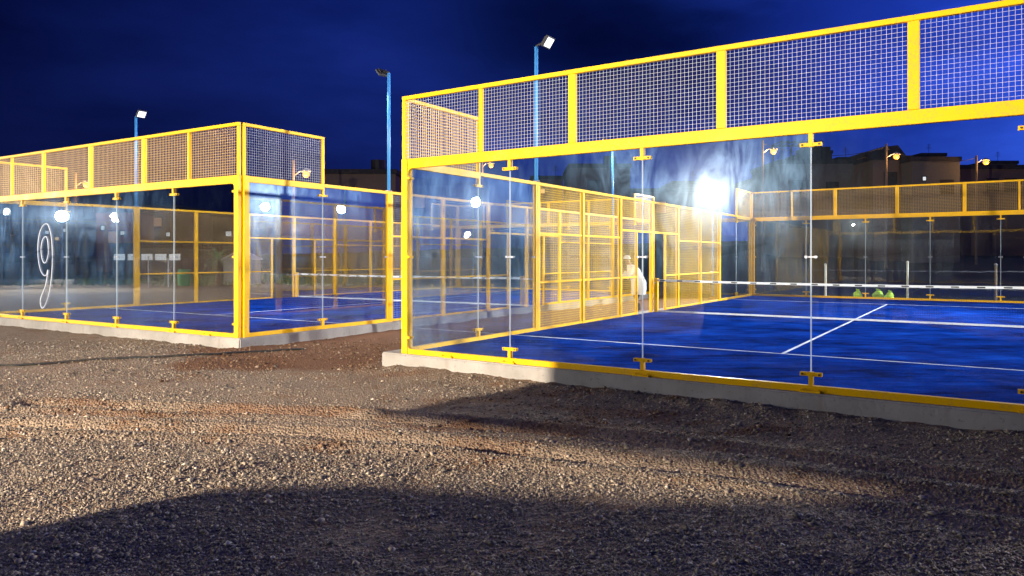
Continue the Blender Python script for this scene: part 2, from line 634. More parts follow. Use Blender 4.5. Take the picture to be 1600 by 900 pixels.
def mat_ground():
    m, nt, b = new_mat("dusty_gravel_soil")
    n0 = noise(nt, 0.45, 4)
    n1 = noise(nt, 2.2, 6, 0.62)
    n2 = noise(nt, 26, 5, 0.6)
    vo = nd(nt, "ShaderNodeTexVoronoi")
    vo.inputs['Scale'].default_value = 42
    nt.links.new(nd(nt, "ShaderNodeNewGeometry").outputs['Position'], vo.inputs['Vector'])
    c = ramp(nt, n2, [(0.30, (0.12, 0.085, 0.055)), (0.50, (0.25, 0.175, 0.11)), (0.72, (0.38, 0.275, 0.18))])
    pebble = mixc(nt, 0.55, vo.outputs['Color'], (0.5, 0.5, 0.5))
    bw = nd(nt, "ShaderNodeRGBToBW")
    nt.links.new(pebble, bw.inputs[0])
    g = ramp(nt, bw.outputs[0], [(0.3, (0.11, 0.08, 0.055)), (0.5, (0.24, 0.17, 0.11)), (0.7, (0.37, 0.275, 0.19))])
    c = mixc(nt, 0.55, c, g)
    # red-brown bare soil showing through
    red = ramp(nt, n1, [(0.52, (0, 0, 0)), (0.66, (1, 1, 1))])
    c = mixc(nt, math_(nt, 'MULTIPLY', red, 0.75), c, (0.20, 0.105, 0.05))
    at = nd(nt, "ShaderNodeAttribute", attribute_name="soil")
    soilc = mixc(nt, n2, (0.10, 0.042, 0.018), (0.24, 0.115, 0.055))
    c = mixc(nt, at.outputs['Fac'], c, soilc)
    sc_ = nd(nt, "ShaderNodeAttribute", attribute_name="unlit_scrub")
    c = mixc(nt, sc_.outputs['Fac'], c, mixc(nt, n1, (0.020, 0.026, 0.014), (0.05, 0.05, 0.028)))
    nt.links.new(c, b.inputs['Base Color'])
    b.inputs['Roughness'].default_value = 0.95
    b.inputs['Specular IOR Level'].default_value = 0.2
    h = math_(nt, 'ADD', math_(nt, 'MULTIPLY', vo.outputs['Distance'], -0.7), math_(nt, 'MULTIPLY', n2, 1.0))
    bump(nt, b, h, 0.9, 0.03)
    return m


M['ground'] = mat_ground()
me.materials.append(M['ground'])
# red-brown soil lies bare in the lane between the courts and along the slabs
ux = (GX - A.x) * U.x + (GY - A.y) * U.y
vx = (GX - A.x) * V.x + (GY - A.y) * V.y
soil = soil_mask(GX, GY)
at = me.attributes.new("soil", 'FLOAT', 'POINT')
at.data.foreach_set("value", soil.reshape(-1).astype(np.float32))
unlit_scrub = np.maximum(sstep(0.6, 2.5, vx - 20.3 + 1.5 * fbm(GX * 0.5, GY * 0.5, 3)) * sstep(-4.5, -2.5, ux), sstep(44, 50, GY))  # far ground: dark scrub tone that also stands in for missing light
at = me.attributes.new("unlit_scrub", 'FLOAT', 'POINT')
at.data.foreach_set("value", unlit_scrub.reshape(-1).astype(np.float32))
ground = put("ground", me)
tag(ground, "dusty gravel and brown soil ground around the courts", kind="structure")


# loose stones, near the camera
def ico():
    v = np.array([(1, 0, 0), (-1, 0, 0), (0, 1, 0), (0, -1, 0), (0, 0, 1), (0, 0, -1.0)], float)
    f = np.array([(0, 2, 4), (2, 1, 4), (1, 3, 4), (3, 0, 4), (2, 0, 5), (1, 2, 5), (3, 1, 5), (0, 3, 5)])
    return v, f


def in_court(x, y):
    ux = (x - A.x) * U.x + (y - A.y) * U.y
    vx = (x - A.x) * V.x + (y - A.y) * V.y
    a = (ux > -0.42) & (ux < 10.5) & (vx > -0.16)
    b = (ux > -16) & (ux < -3.8) & (vx > -0.05)
    return a | b


def scatter(P, name, label, stops):
    bv, bf = ico()
    n = len(P)
    z = ground_h(P[:, 0], P[:, 1])
    nv = len(bv)
    shapes = np.array([(bv * (1 + rng.uniform(-0.3, 0.3, (nv, 1))) + rng.uniform(-0.25, 0.25, (nv, 3))) * np.array([1.3, 1.0, 0.75]) for k in range(16)])
    shapes = shapes[rng.integers(0, 16, n)]
    a = rng.uniform(0, 2 * math.pi, n)
    t = rng.uniform(-0.5, 0.5, n)
    ca, sa, ct, st = np.cos(a), np.sin(a), np.cos(t), np.sin(t)
    X, Y, Z = shapes[..., 0], shapes[..., 1], shapes[..., 2]
    Y2 = Y * ct[:, None] - Z * st[:, None]
    Z2 = Y * st[:, None] + Z * ct[:, None]
    X2 = X * ca[:, None] - Y2 * sa[:, None]
    Y3 = X * sa[:, None] + Y2 * ca[:, None]
    W = np.stack([X2, Y3, Z2], -1) * P[:, 2][:, None, None]
    W += np.stack([P[:, 0], P[:, 1], z + P[:, 2] * 0.35], -1)[:, None, :]
    faces = (bf[None] + (np.arange(n) * nv)[:, None, None]).reshape(-1, 3)
    me = bpy.data.meshes.new(name)
    me.vertices.add(n * nv)
    me.vertices.foreach_set("co", W.reshape(-1).astype(np.float32))
    me.loops.add(len(faces) * 3)
    me.loops.foreach_set("vertex_index", faces.reshape(-1).astype(np.int32))
    me.polygons.add(len(faces))
    me.polygons.foreach_set("loop_start", np.arange(0, len(faces) * 3, 3, dtype=np.int32))
    me.polygons.foreach_set("loop_total", np.full(len(faces), 3, np.int32))
    me.update(calc_edges=True)
    at = me.attributes.new("tone", 'FLOAT', 'POINT')
    at.data.foreach_set("value", np.repeat(rng.random(n), nv).astype(np.float32))
    m, nt, b = new_mat(name)
    a_ = nd(nt, "ShaderNodeAttribute", attribute_name="tone")
    nt.links.new(ramp(nt, a_.outputs['Fac'], stops), b.inputs['Base Color'])
    b.inputs['Roughness'].default_value = 0.95
    b.inputs['Specular IOR Level'].default_value = 0.2
    me.materials.append(m)
    tag(put(name, me), label, name.split("_")[-1], kind="stuff")
    print(name, n)


def stones():
    G, S = [], []
    for y0, y1, dens, rs in ((3.3, 4.6, 6600, 1.0), (4.6, 5.8, 5200, 1.02), (5.8, 7.2, 3400, 1.1), (7.2, 9.5, 1700, 1.25), (9.5, 15.0, 560, 1.5)):
        w = 0.80 * y1 + 0.6
        n = int((y1 - y0) * 2 * w * dens)
        x = rng.uniform(-w, w, n)
        y = rng.uniform(y0, y1, n)
        keep = (np.abs(x) < 0.78 * y + 0.5) & ~in_court(x, y)
        dr_ = np.minimum(seg_dist(x, y, RUT1), seg_dist(x, y, RUT2))
        keep &= rng.random(n) > 0.6 * np.exp(-(dr_ / 0.16) ** 2)      # driven dusty in the wheel tracks
        keep &= (fbm(x * 0.9, y * 0.9, 3) * 1.5 + 0.66 + rng.uniform(-0.25, 0.25, n)) > 0.35
        packed = sstep(0.02, 0.14, fbm(x * 0.42 + 9.1, y * 0.95 - 3.0, 4))      # stretches of packed fines with few stones
        keep &= rng.random(n) > 0.72 * packed * sstep(5.4, 6.6, y)
        x, y = x[keep], y[keep]
        so = soil_mask(x, y)
        u = rng.random(len(x))
        g = u > so * 0.95
        c = ~g & (rng.random(len(x)) < 0.55)
        r = rng.lognormal(math.log(0.0046 * rs), 0.52, len(x)).clip(0.0025, 0.028)
        G.append(np.stack([x[g], y[g], r[g]], 1))
        r = rng.lognormal(math.log(0.0062 * rs), 0.50, len(x)).clip(0.0025, 0.03)
        S.append(np.stack([x[c], y[c], r[c]], 1))
    scatter(np.concatenate(G), "gravel", "loose grey and tan gravel stones strewn over the ground",
            [(0.0, (0.085, 0.072, 0.056)), (0.35, (0.18, 0.143, 0.102)), (0.7, (0.275, 0.213, 0.148)), (0.96, (0.36, 0.28, 0.195)), (1.0, (0.50, 0.43, 0.34))])
    scatter(np.concatenate(S), "soil_clods", "crumbled red-brown soil clods between the courts",
            [(0.0, (0.055, 0.028, 0.014)), (0.5, (0.14, 0.075, 0.038)), (0.93, (0.22, 0.13, 0.07)), (1.0, (0.34, 0.26, 0.18))])


stones()


# ------------------------------------------------------------------ slabs, turf and court lines
def quad_prism(name, pts, z0, z1, mat, parent=None, bevel=0.0):
    bm = bmesh.new()
    lo = [bm.verts.new((p.x, p.y, z0)) for p in pts]
    hi = [bm.verts.new((p.x, p.y, z1)) for p in pts]
    n = len(pts)
    bm.faces.new(list(reversed(lo)))
    bm.faces.new(hi)
    for k in range(n):
        bm.faces.new((lo[k], lo[(k + 1) % n], hi[(k + 1) % n], hi[k]))
    bmesh.ops.recalc_face_normals(bm, faces=bm.faces[:])
    if bevel:
        bmesh.ops.bevel(bm, geom=bm.edges[:], offset=bevel, segments=2, affect='EDGES')
    me = bpy.data.meshes.new(name)
    bm.to_mesh(me)
    bm.free()
    me.materials.append(mat)
    return put(name, me, parent)


def court_floor(P, u0, u1, lo, ro, which):
    s = quad_prism("court_slab", [P(u0 - lo, -0.10), P(u1 + ro, -0.10), P(u1 + ro, 20.25), P(u0 - lo, 20.25)], -0.7, 0.0, M['concrete'], bevel=0.02)
    tag(s, "raised concrete base slab of the " + which + " court", kind="structure")
    t = quad_prism("court_turf", [P(u0 + 0.05, 0.05), P(u1 - 0.05, 0.05), P(u1 - 0.05, 19.95), P(u0 + 0.05, 19.95)], 0.001, 0.012, M['turf'])
    tag(t, "blue artificial turf floor of the " + which + " court", kind="structure")
    uc = (u0 + u1) / 2
    for a, b, c, d in ((u0 + 0.05, u1 - 0.05, 3.02, 3.07), (u0 + 0.05, u1 - 0.05, 16.93, 16.98),
                       (uc - 0.024, uc + 0.024, 3.07, 16.93)):
        quad_prism("court_line", [P(a, c), P(b, c), P(b, d), P(a, d)], 0.0125, 0.016, M['court_line'], t)


court_floor(PR, 0, 10, 0.37, 0.30, "right")
court_floor(PL, -10, 0, 0.20, 0.12, "left")


# ------------------------------------------------------------------ fence walls
def wire_mesh(w, h, mat, pitch=0.05):
    r = {'galvanised_wire': 0.0014, 'tan_wire': 0.0018}.get(mat.name, 0.0022)
    mb = MB()
    n = int(round(w / pitch))
    for i in range(1, n):
        x = w * i / n
        mb.add([(x - r, -r, 0), (x + r, -r, 0), (x + r, r, 0), (x - r, r, 0), (x - r, -r, h), (x + r, -r, h), (x + r, r, h), (x - r, r, h)],
               [(0, 1, 5, 4), (1, 2, 6, 5), (2, 3, 7, 6), (3, 0, 4, 7)])
    n = int(round(h / pitch))
    for i in range(1, n):
        z = h * i / n
        y = 2 * r
        mb.add([(0, y - r, z - r), (0, y + r, z - r), (0, y + r, z + r), (0, y - r, z + r), (w, y - r, z - r), (w, y + r, z - r), (w, y + r, z + r), (w, y - r, z + r)],
               [(0, 1, 5, 4), (1, 2, 6, 5), (2, 3, 7, 6), (3, 0, 4, 7)])
    me = bpy.data.meshes.new("wire_mesh")
    me.from_pydata(mb.v, [], mb.f)
    me.materials.append(mat)
    return me


_wm = {}


def put_wire(root, x0, x1, z0, z1, mat):
    k = (round(x1 - x0, 3), round(z1 - z0, 3), mat.name)
    if k not in _wm:
        _wm[k] = wire_mesh(x1 - x0, z1 - z0, mat)
    o = put("wire_mesh", _wm[k], root, (x0, 0, z0))
    o["kind"] = "stuff"
    return o


_cache = {}


def shared(key, fn):
    if key not in _cache:
        _cache[key] = fn()
    return _cache[key]


def bar(name, root, x0, x1, y0, y1, z0, z1, mat=None, b=0.005):
    k = (name, round(x1 - x0, 4), round(y1 - y0, 4), round(z1 - z0, 4))
    me = shared(k, lambda: MB().bev(0, x1 - x0, 0, y1 - y0, 0, z1 - z0, b).mesh(name, mat or M['yellow']))
    return put(name, me, root, (x0, y0, z0))


def glass(root, x0, x1, z0=0.045, z1=2.93, mk='glass'):
    k = ('glass', round(x1 - x0, 3), z0, z1, mk)
    me = shared(k, lambda: MB().box(0, x1 - x0, -0.005, 0.005, z0, z1).mesh("glass_panel", M[mk]))
    return put("glass_panel", me, root, (x0, 0, 0))


def clamp(root, x, z, up, face=0.0):
    """T-shaped clamp: a stem from the rail and a drilled cross plate over the joint, both sides of the glass"""
    def f():
        mb = MB()
        s = 1 if up else -1
        for y0, y1 in ((-0.030, -0.010), (0.010, 0.030)):
            z0, z1 = sorted((0, s * 0.15))
            mb.box(-0.022, 0.022, y0, y1, z0, z1)
            z0, z1 = sorted((s * 0.105, s * 0.145))
            mb.box(-0.115, -0.0225, y0 + 0.004, y1 - 0.004, z0, z1)
            mb.box(0.0225, 0.115, y0 + 0.004, y1 - 0.004, z0, z1)
        return mb.mesh("glass_clamp", M['yellow'])
    o = put("glass_clamp", shared(('clamp', up), f), root, (x, 0, z))
    def g():
        mb = MB()
        mb.tube([(0, -0.038, 0), (0, 0.038, 0)], 0.011, 8)
        return mb.mesh("bolt", M['dark'])
    s = 1 if up else -1
    for dx in (-0.088, 0.088):
        put("bolt", shared('bolt', g), o, (dx, 0, s * 0.125))
    return o


def splice(root, x, z=1.5):
    def f():
        mb = MB()
        for dx in (-0.05, 0.05):
            mb.tube([(dx, -0.026, 0), (dx, 0.026, 0)], 0.016, 10)
        mb.box(-0.066, 0.066, -0.016, -0.010, -0.008, 0.008)
        mb.box(-0.066, 0.066, 0.010, 0.016, -0.008, 0.008)
        return mb.mesh("splice_plate", M['steel'])
    return put("splice_plate", shared('splice', f), root, (x, 0, z))


def seal(root, x, z0=0.085, z1=2.86):
    me = shared(('seal', z0, z1), lambda: MB().box(-0.007, 0.007, -0.007, 0.007, z0, z1).mesh("joint_seal", M['seal']))
    return put("joint_seal", me, root, (x, 0, 0))


def gusset(root, x, z, sx, sz, s=0.09):
    """rounded inner corner of a frame"""
    def f():
        poly = [(0, 0)]
        for k in range(7):
            t = math.pi / 2 * k / 6
            poly.append((sx * s * (1 - math.sin(t)), sz * s * (1 - math.cos(t))))
        if sx * sz < 0:
            poly = poly[::-1]
        return MB().prism(poly, -0.03, 0.03).mesh("corner_gusset", M['yellow'])
    return put("corner_gusset", shared(('gusset', sx, sz, s), f), root, (x, 0, z))


def foot(root, x):
    def f():
        mb = MB().bev(-0.11, 0.11, -0.075, -0.0405, -0.012, 0.012, 0.003)
        for dx in (-0.08, 0.08):
            mb.tube([(dx, -0.058, 0.01), (dx, -0.058, 0.03)], 0.009, 6)
        return mb.mesh("foot_plate", M['yellow'])
    return put("foot_plate", shared('foot', f), root, (x, 0, 0.0135))


def end_wall(loc, rz, wire, label, group, hazy=(), smeared=()):
    root = empty("court_end_wall", loc, rz)
    tag(root, label, "glass wall", group)
    Y = 0.036
    bar("bottom_rail", root, 0.12, 9.88, -Y, Y, 0.0, 0.075)
    bar("corner_post", root, 0.0, 0.12, -0.045, 0.045, 0.0, 3.02)
    bar("corner_post", root, 9.88, 10.0, -0.045, 0.045, 0.0, 3.02)
    bar("middle_beam", root, 0.12, 9.88, -Y, Y, 2.87, 3.018)
    for x, sx in ((0.12, 1), (9.88, -1)):
        gusset(root, x, 2.87, sx, -1)
        gusset(root, x, 0.075, sx, 1, 0.06)
        for z in (0.25, 1.5, 2.72):
            bar("edge_clip", root, x - 0.02 if sx > 0 else x - 0.05, x + 0.05 if sx > 0 else x + 0.02, -0.05, -0.046 if False else 0.05, z - 0.02, z + 0.02)
    for k in range(5):
        x0 = 0.10 if k == 0 else 2 * k + 0.005
        x1 = 9.90 if k == 4 else 2 * k + 1.995
        glass(root, x0, x1, mk='glass_hazy' if k in hazy else 'glass_smeared' if k in smeared else 'glass')
    for k in range(1, 5):
        seal(root, 2 * k)
        clamp(root, 2 * k, 0.075, True)
        clamp(root, 2 * k, 2.87, False)
        splice(root, 2 * k)
        foot(root, 2 * k)
    foot(root, 0.9)
    foot(root, 9.1)
    # wire mesh frames above the glass
    bar("top_rail", root, 0.0, 10.0, -0.03, 0.03, 3.94, 4.0)
    xs = [(0.0, 0.055), (1.47, 1.53), (2.945, 3.055), (4.945, 5.055), (6.945, 7.055), (8.47, 8.53), (9.945, 10.0)]
    for a, b in xs:
        bar("mesh_post", root, a, b, -0.028, 0.028, 3.021, 3.939)
    for (a, b), (c, d) in zip(xs[:-1], xs[1:]):
        put_wire(root, b - 0.002, c + 0.002, 3.01, 3.945, wire)
    return root


def side_wall(loc, rz, wire, label, group):
    """20 m side wall: glass for 4 m at either end, yellow mesh with a doorway at mid court"""
    root = empty("court_side_wall", loc, rz)
    tag(root, label, "side wall", group)
    Y = 0.032

    def glass_end(m):
        # m(a, b): maps a run measured from the corner to wall coordinates
        def rb(name, a, b, y0, y1, z0, z1):
            x0, x1 = sorted((m(a), m(b)))
            return bar(name, root, x0, x1, y0, y1, z0, z1)
        rb("corner_post", 0.06, 0.17, -0.045, 0.045, 0, 3.02)
        rb("bottom_rail", 0.17, 3.93, -Y, Y, 0, 0.075)
        rb("middle_beam", 0.17, 2.03, -Y, Y, 2.90, 3.018)
        rb("glass_top_rail", 2.03, 3.93, -Y, Y, 2.95, 3.018)
        rb("glass_end_post", 3.93, 4.0, -Y - .004, Y + .004, 0, 3.018)
        x0, x1 = sorted((m(0.16), m(1.995)))
        glass(root, x0, x1, 0.045, 2.955, 'glass_hazy')
        x0, x1 = sorted((m(2.005), m(3.95)))
        glass(root, x0, x1, 0.045, 2.955, 'glass_hazy')
        seal(root, m(2))
        clamp(root, m(2), 0.075, True)
        clamp(root, m(2), 2.90, False)
        splice(root, m(2))
        splice(root, m(3.94))
        rb("top_rail", 0.06, 2.03, -0.03, 0.03, 3.94, 4.0)
        rb("mesh_post", 0.06, 0.115, -0.028, 0.028, 3.021, 3.939)
        rb("mesh_post", 1.975, 2.03, -0.028, 0.028, 3.021, 3.939)
        x0, x1 = sorted((m(0.113), m(1.977)))
        put_wire(root, x0, x1, 3.01, 3.945, wire)

    glass_end(lambda a: a)
    glass_end(lambda a: 20 - a)
    bar("top_rail", root, 4.005, 15.995, -0.03, 0.03, 2.955, 3.016)
    for a, b in ((4.002, 8.97), (11.03, 15.998)):
        bar("bottom_rail", root, a, b, -0.03, 0.03, 0.012, 0.06)
    posts = [4.05, 6, 8, 10, 12, 14, 15.95]
    for x in posts:
        z0 = 0.0
        bar("fence_post", root, x - 0.05, x + 0.05, -0.04, 0.04, z0, 2.95)
    for x in (9, 11):
        bar("door_post", root, x - 0.03, x + 0.03, -0.03, 0.03, 0.0, 2.14)
    for a, b in ((8.05, 9.95), (10.05, 11.95)):
        bar("door_lintel", root, a, b, -0.028, 0.028, 2.145, 2.20)
        put_wire(root, a, b, 2.20, 2.955, wire)
    for a, b in ((8.05, 8.97), (11.03, 11.95)):
        put_wire(root, a, b, 0.06, 2.145, wire)
        bar("mid_rail", root, a, b, -0.022, 0.022, 0.96, 1.0)
    for a, b in ((4.1, 5.95), (6.05, 7.95), (12.05, 13.95), (14.05, 15.9)):
        put_wire(root, a, b, 0.06, 2.955, wire)
        for z in (0.98, 1.98):
            bar("mid_rail", root, a, b, -0.022, 0.022, z - 0.02, z + 0.02)
    return root


aU, aV, aUL = ang(U), ang(V), ang(UL)
GE, GS = "glass end walls of the two courts", "side walls of the two courts"
end_R = end_wall(PR(0, 0), aU, M['wire_grey'], "tall yellow framed glass wall closing the near end of the right court", GE, (0,), (1, 2))
end_R2 = end_wall(PR(10, 20), aU + math.pi, M['wire_tan'], "far glass wall with mesh top at the back of the right court", GE, (), (4,))
side_R = side_wall(PR(0, 0), aV, M['wire_yellow'], "yellow mesh and glass side wall on the left of the right court", GS)
side_R2 = side_wall(PR(10, 20), aV + math.pi, M['wire_yellow'], "side wall on the far right of the right court", GS)
end_L = end_wall(PL(-10, 0), aUL, M['wire_tan'], "yellow framed glass wall at near end of left court, number nine drawn on it", GE, (0, 1, 2, 3))
end_L2 = end_wall(PL(0, 20), aUL + math.pi, M['wire_tan'], "far glass wall at the back of the left court", GE)
side_L = side_wall(PL(-10, 0), aV, M['wire_tan'], "side wall on the far left of the left court", GS)
side_L2 = side_wall(PL(0, 20), aV + math.pi, M['wire_grey'], "glass and mesh side wall of left court facing the lane", GS)

# the outline of a nine, drawn on the left court's glass
nine = [(0.50, 2.28), (0.30, 2.22), (0.12, 2.02), (0.05, 1.72), (0.08, 1.42), (0.22, 1.16), (0.40, 1.06), (0.52, 1.10), (0.58, 1.20),
        (0.54, 1.02), (0.44, 0.80), (0.26, 0.60), (0.18, 0.46), (0.22, 0.33), (0.32, 0.30), (0.52, 0.46), (0.70, 0.78), (0.80, 1.20),
        (0.82, 1.62), (0.76, 1.98), (0.64, 2.20), (0.50, 2.28)]
hole = [(0.44, 1.98), (0.30, 1.90), (0.22, 1.70), (0.26, 1.48), (0.38, 1.36), (0.50, 1.40), (0.60, 1.56), (0.60, 1.78), (0.54, 1.94), (0.44, 1.98)]


def smooth_loop(p, n=5):
    out = []
    m = len(p) - 1
    for i in range(m):
        p0, p1, p2, p3 = p[(i - 1) % m], p[i], p[(i + 1) % m], p[(i + 2) % m]
        for k in range(n):
            t = k / n
            out.append(tuple(0.5 * (2 * p1[j] + (p2[j] - p0[j]) * t + (2 * p0[j] - 5 * p1[j] + 4 * p2[j] - p3[j]) * t * t
                                    + (3 * p1[j] - p0[j] - 3 * p2[j] + p3[j]) * t ** 3) for j in (0, 1)))
    return out + [out[0]]


mb = MB()
for lp in (nine, hole):
    mb.tube([(2.70 + 0.85 * a, -0.0095, b) for a, b in smooth_loop(lp)], 0.008, 5, cap=False)
o = mb.build("drawn_number", M['chalk'], end_L)
o["label"] = "white outlined figure nine drawn on the glass"


# ------------------------------------------------------------------ nets
def net(loc, rz, label):
    root = empty("court_net", loc, rz)
    tag(root, label, "net", "court nets")
    W = 9.7
    for x in (0.0, W):
        p = MB().bev(x - 0.05, x + 0.05, -0.05, 0.05, 0.013, 0.93, 0.008).build("net_post", M['yellow'], root)
        MB().tube([(x, -0.06, 0.80), (x, -0.10, 0.80)], 0.015, 8).build("crank", M['steel'], p)
    n = 40
    top = lambda x: 0.90 - 0.035 * (1 - (2 * x / W - 1) ** 2)
    mb, marks = MB(), []
    for i in range(n):
        a, b = 0.05 + (W - 0.1) * i / n, 0.05 + (W - 0.1) * (i + 1) / n
        for y in (-0.006, 0.006):
            mb.add([(a, y, top(a) - 0.055), (b, y, top(b) - 0.055), (b, y, top(b)), (a, y, top(a))], [(0, 1, 2, 3)])
        if i % 2 == 0:
            c, d = a + 0.05, a + 0.20
            marks.append((c, top((c + d) / 2)))
    t = mb.build("top_tape", M['white_tape'], root)
    mm = shared('tape_mark', lambda: MB().box(0, 0.15, -0.0085, -0.0065, -0.045, -0.015).mesh("tape_mark", M['dark']))
    for c, zt in marks:
        put("tape_mark", mm, t, (c, 0, zt))
    MB().box(0.05, W - 0.05, -0.005, 0.005, 0.02, 0.062).build("bottom_tape", M['court_line'], root)
    mb = MB()
    r = 0.0013
    k = int(W / 0.045)
    for i in range(1, k):
        x = 0.05 + (W - 0.1) * i / k
        mb.add([(x - r, 0, 0.07), (x + r, 0, 0.07), (x + r, 0, top(x) - 0.05), (x - r, 0, top(x) - 0.05)], [(0, 1, 2, 3)])
    for j in range(1, 17):
        f = j / 17
        for i in range(n):
            a, b = 0.05 + (W - 0.1) * i / n, 0.05 + (W - 0.1) * (i + 1) / n
            za, zb = 0.08 + f * (top(a) - 0.13), 0.08 + f * (top(b) - 0.13)
            mb.add([(a, 0.001, za - r), (b, 0.001, zb - r), (b, 0.001, zb + r), (a, 0.001, za + r)], [(0, 1, 2, 3)])
    me = bpy.data.meshes.new("netting")
    me.from_pydata(mb.v, [], mb.f)
    me.materials.append(M['net_cord'])
    o = put("netting", me, root)
    o["kind"] = "stuff"
    return root


net(PR(0.15, 10), aU, "low court net with white tape across the right court")
net(PL(-9.85, 10), aUL, "low court net with white tape across the left court")


# ------------------------------------------------------------------ floodlights
def area(name, parent, loc, direction, size, power, colr, spread=180):
    d = bpy.data.lights.new(name, 'AREA')
    d.shape = 'DISK'
    d.size = size
    d.energy = power
    d.color = colr
    d.spread = R(spread)
    o = bpy.data.objects.new(name, d)
    col.objects.link(o)
    o.parent = parent
    o.location = loc
    o.rotation_euler = Vector(direction).to_track_quat('-Z', 'Y').to_euler()
    return o


def floodlight(foot_p, height, aim, label, group, power, lit='led', pole='pole_blue', size=0.23, base=-0.3, colr=(0.93, 0.96, 1.0), spread=150, r=0.037, arm=0.28):
    """pole with a flat LED floodlight on a short bracket, aimed at the point aim"""
    root = empty("floodlight", (foot_p.x, foot_p.y, base))
    tag(root, label, "floodlight", group)
    H = height - base
    MB().tube([(0, 0, 0), (0, 0, H)], r, 12).build("pole", M[pole], root, smooth=True)
    MB().bev(-0.07, 0.07, -0.06, 0.06, 0, 0.02, 0.004).build("base_plate", M['steel'], root)
    d = Vector((aim.x - foot_p.x, aim.y - foot_p.y, aim.z - height))
    hd = Vector((d.x, d.y, 0)).normalized()
    d.normalize()
    hc = Vector((0, 0, H + 0.05)) + hd * arm
    MB().tube([(0, 0, H - 0.06), (0, 0, H + 0.02), tuple(hc - d * 0.05)], 0.022, 8).build("bracket", M['dark'], root)
    q = d.to_track_quat('-Z', 'Y').to_matrix().to_4x4()
    s = size / 2
    hb = MB().bev(-s - 0.025, s + 0.025, -s * 0.82 - 0.025, s * 0.82 + 0.025, -0.02, 0.035, 0.008)
    for k in range(7):
        x = -s + 2 * s * (k + 0.5) / 7
        hb.box(x - 0.006, x + 0.006, -s * 0.7, s * 0.7, 0.036, 0.07)
    head = hb.build("lamp_head", M['dark'], root)
    head.rotation_euler = q.to_euler()
    head.location = hc
    if lit == 'led':
        MB().box(-s, s, -s * 0.82, s * 0.82, -0.026, -0.0205).build("lamp_face", M[lit], head)
    else:
        MB().tube([(0, 0, -0.0205), (0, 0, -0.026)], s * 0.8, 20).build("lamp_face", M[lit], head)
    if power:
        area("lamp_light", root, hc + d * 0.035, d, size * 0.95, power, colr, spread)
    return root


GP = "blue floodlight poles of the courts"
PW = 150
hp = 5.75
PB = 3.02      # the poles stand on the fence, on top of the posts where glass and mesh meet
floodlight(PR(0, 4.0), hp, PR(8.0, 4.0, 0.0), "blue pole by the near left of the right court, white lit floodlight", GP, PW, base=PB)
floodlight(PR(10, 4.0), hp, PR(5.5, 6.0), "blue pole on the right side of the right court, near end", GP, PW, base=PB)
floodlight(PR(10, 16.0), hp, PR(5.5, 14.5), "blue pole on the right side of the right court, far end", GP, PW, base=PB)
floodlight(PL(0, 4.0), hp, PL(-5.0, 5.5), "blue pole between the two courts, its dark floodlight turned left", GP, PW * 2.4, base=PB)
floodlight(PL(0, 16.0), hp, PL(-4.5, 14.5), "blue pole at far end of the lane between the courts", GP, PW * 2.4, base=PB)
floodlight(PL(-10, 4.0), hp, PL(-2, 4.0, 0.0), "pole rising behind the left court with a white lit floodlight", GP, PW * 2.4, base=PB)
floodlight(PL(-10, 16.0), hp, PL(-5.5, 14.5), "blue pole behind the far left corner of the left court", GP, PW * 2.4, base=PB)

# floodlights of the neighbouring courts: they light the gravel and shine back from the glass
GN = "floodlights of the neighbouring courts"
S1 = Vector((-16.1, -6.3, 4.38))
floodlight(S1, 4.33, Vector((-3, 9.5, 0.5)), "tall floodlight behind the viewer on the left, lighting the gravel", GN, 6500, 'led_hot', base=-0.4, size=0.26, colr=(1.0, 0.89, 0.75), spread=120)
S2 = Vector((-34.5, -2.3, 5.0))
floodlight(S2, 5.0, Vector((-3, 12, 1.0)), "floodlight far behind the viewer, second in the row", GN, 700, 'led_hot', base=-0.4, size=0.5, spread=100)
floodlight(PR(-2.35, 22.6), 4.36, PR(6, 3, 0), "glaring floodlight on a pole behind the right court's far left corner", GN, 1300, 'led_hot', base=-0.4, size=0.5, spread=120)
T1 = PR(27.7, 25.2)
floodlight(T1, 5.0, PR(-4, 6, 1.5), "floodlight on the neighbouring court beyond the right edge", GN, 7000, 'led_hot', base=-0.4, size=0.5, spread=90)
floodlight(PR(10.45, 16.1), 3.74, PR(-2, 8, 1.6), "low floodlight on the right of the right court, turned to the left", GN, 700, 'led_hot', base=-0.4, size=0.4, spread=110)
floodlight(Vector((-39.1, 18.9, 0)), 3.74, Vector((-12, 19, 1.5)), "floodlight left of the left court, shining along its glass", GN, 3200, 'led_hot', base=-0.4, size=0.6, spread=130)
q = pix(3, 332, 44)
floodlight(q, q.z, Vector((-17, 42, 0)), "bright floodlight at the left edge behind the glass", GN, 2200, 'led_hot', base=-0.3, size=0.5, spread=160)

# ------------------------------------------------------------------ unseen boards added behind the viewer, shaped to cast the shade on the gravel
KQ = S1 + 12 * Vector((0.795, 0.607, 0))
shade_screen = empty("shade_screen", (KQ.x, KQ.y, -0.25), math.atan2(-0.795, 0.607))   # local +x runs to the right as seen from the lamp
tag(shade_screen, "added shade screen of two boards behind the viewer", "shade_screen")
kz = 0.25
MB().prism([(-0.54, 0), (4.2, 0), (4.2, 2.5 + kz), (1.9, 2.1 + kz), (1.43, 1.955 + kz), (1.05, 1.83 + kz), (0.68, 1.70 + kz), (-0.155, 1.52 + kz), (-0.535, 1.37 + kz), (-0.54, 1.1 + kz)], -0.04, 0.04).build("low_shade_board", M['shed'], shade_screen)
MB().prism([(-1.45, 1.66 + kz), (-0.11, 1.775 + kz), (0.75, 1.845 + kz), (1.39, 1.89 + kz), (4.2, 1.93 + kz), (4.2, 2.75 + kz), (-1.45, 2.75 + kz)], -0.03, 0.03).build("high_shade_board", M['shed'], shade_screen, loc=(0, 0.1, 0))
